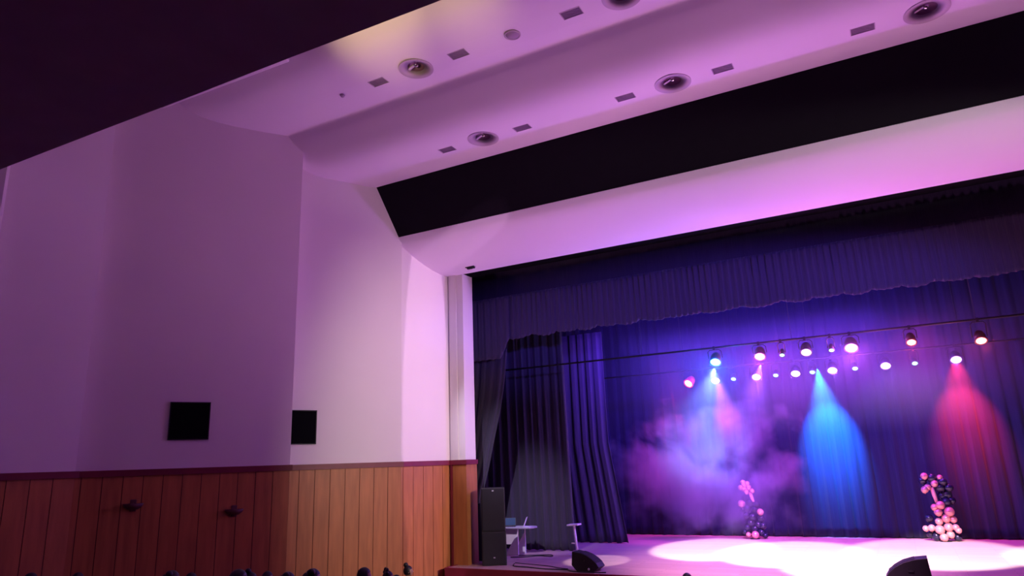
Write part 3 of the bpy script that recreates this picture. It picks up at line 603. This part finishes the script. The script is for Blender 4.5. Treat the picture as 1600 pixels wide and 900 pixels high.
# ================================================================ HAZE AND SMOKE
def volume_mat(name, dens, col, noise=None, aniso=0.2, centre=None, radii=None):
    m = bpy.data.materials.new(name); m.use_nodes = True; nt = m.node_tree; nt.nodes.clear()
    out = nt.nodes.new('ShaderNodeOutputMaterial'); v = nt.nodes.new('ShaderNodeVolumeScatter'); nt.links.new(v.outputs[0], out.inputs['Volume'])
    v.inputs['Color'].default_value = (*col, 1); v.inputs['Density'].default_value = dens; v.inputs['Anisotropy'].default_value = aniso
    if noise:
        tc = nt.nodes.new('ShaderNodeTexCoord'); n = nt.nodes.new('ShaderNodeTexNoise'); n.inputs['Scale'].default_value = noise; n.inputs['Detail'].default_value = 4; n.inputs['Distortion'].default_value = 0.6
        nt.links.new(tc.outputs['Object'], n.inputs[0])
        r = nt.nodes.new('ShaderNodeMapRange'); r.inputs[1].default_value = 0.38; r.inputs[2].default_value = 0.68; r.inputs[3].default_value = 0.0; r.inputs[4].default_value = 1.0; nt.links.new(n.outputs[0], r.inputs[0])
        mp = nt.nodes.new('ShaderNodeMapping'); mp.inputs['Scale'].default_value = [1/q for q in radii]; nt.links.new(tc.outputs['Object'], mp.inputs[0])
        n3 = nt.nodes.new('ShaderNodeTexNoise'); n3.inputs['Scale'].default_value = 0.8; n3.inputs['Detail'].default_value = 3; nt.links.new(tc.outputs['Object'], n3.inputs[0])
        sb = nt.nodes.new('ShaderNodeVectorMath'); sb.operation = 'MULTIPLY_ADD'; nt.links.new(n3.outputs['Color'], sb.inputs[0]); sb.inputs[1].default_value = (1.3, 0.3, 1.3); nt.links.new(mp.outputs[0], sb.inputs[2])
        sc_ = nt.nodes.new('ShaderNodeVectorMath'); sc_.operation = 'SUBTRACT'; nt.links.new(sb.outputs[0], sc_.inputs[0]); sc_.inputs[1].default_value = (0.65, 0.15, 0.65)
        ln = nt.nodes.new('ShaderNodeVectorMath'); ln.operation = 'LENGTH'; nt.links.new(sc_.outputs[0], ln.inputs[0])
        f = nt.nodes.new('ShaderNodeMapRange'); f.inputs[1].default_value = 1.0; f.inputs[2].default_value = 0.25; f.inputs[3].default_value = 0.0; f.inputs[4].default_value = 1.0; f.clamp = True; nt.links.new(ln.outputs['Value'], f.inputs[0])
        mu = nt.nodes.new('ShaderNodeMath'); mu.operation = 'MULTIPLY'; nt.links.new(r.outputs[0], mu.inputs[0]); nt.links.new(f.outputs[0], mu.inputs[1])
        mu2 = nt.nodes.new('ShaderNodeMath'); mu2.operation = 'MULTIPLY'; mu2.inputs[1].default_value = dens; nt.links.new(mu.outputs[0], mu2.inputs[0]); nt.links.new(mu2.outputs[0], v.inputs['Density'])
    return m
def haze_mat():
    m = bpy.data.materials.new('haze'); m.use_nodes = True; nt = m.node_tree; nt.nodes.clear()
    out = nt.nodes.new('ShaderNodeOutputMaterial'); v = nt.nodes.new('ShaderNodeVolumeScatter'); nt.links.new(v.outputs[0], out.inputs['Volume'])
    v.inputs['Color'].default_value = (0.9, 0.9, 1, 1)
    tc = nt.nodes.new('ShaderNodeTexCoord'); sx = nt.nodes.new('ShaderNodeSeparateXYZ'); nt.links.new(tc.outputs['Object'], sx.inputs[0])
    def ramp(o, a, b):
        r = nt.nodes.new('ShaderNodeMapRange'); r.interpolation_type = 'SMOOTHSTEP'; r.inputs[1].default_value = a; r.inputs[2].default_value = b; r.inputs[3].default_value = 0; r.inputs[4].default_value = 1; nt.links.new(o, r.inputs[0]); return r.outputs[0]
    def mul(a, b):
        q = nt.nodes.new('ShaderNodeMath'); q.operation = 'MULTIPLY'; nt.links.new(a, q.inputs[0])
        if isinstance(b, float): q.inputs[1].default_value = b
        else: nt.links.new(b, q.inputs[1])
        return q.outputs[0]
    f = mul(mul(ramp(sx.outputs[2], -1.9, -0.3), ramp(sx.outputs[2], 1.9, 0.5)), mul(ramp(sx.outputs[0], -8.2, -5.0), ramp(sx.outputs[0], 4.5, 1.0)))
    nt.links.new(mul(f, 0.030), v.inputs['Density']); return m
mb = MB(); mb.box(-8.5, 8.0, -3.25, 3.35, -1.9, 1.9)
tag(mb.build('stage_haze', haze_mat(), None, W(0, 21.7, 2.3)), 'thin haze hanging around the stage lamps', 'haze', kind='stuff')
t = MB().box(-3.2, 3.4, -0.9, 0.75, -2.2, 2.4).build('smoke_plume', volume_mat('smoke', 2.2, (0.92, 0.92, 1.0), 0.55, 0.1, None, (3.2, 1.0, 2.4)), None, W(-5.9, 24.05, -0.35))
tag(t, 'pale lilac smoke plume drifting before the backdrop left of the blue pool', 'smoke', kind='stuff')
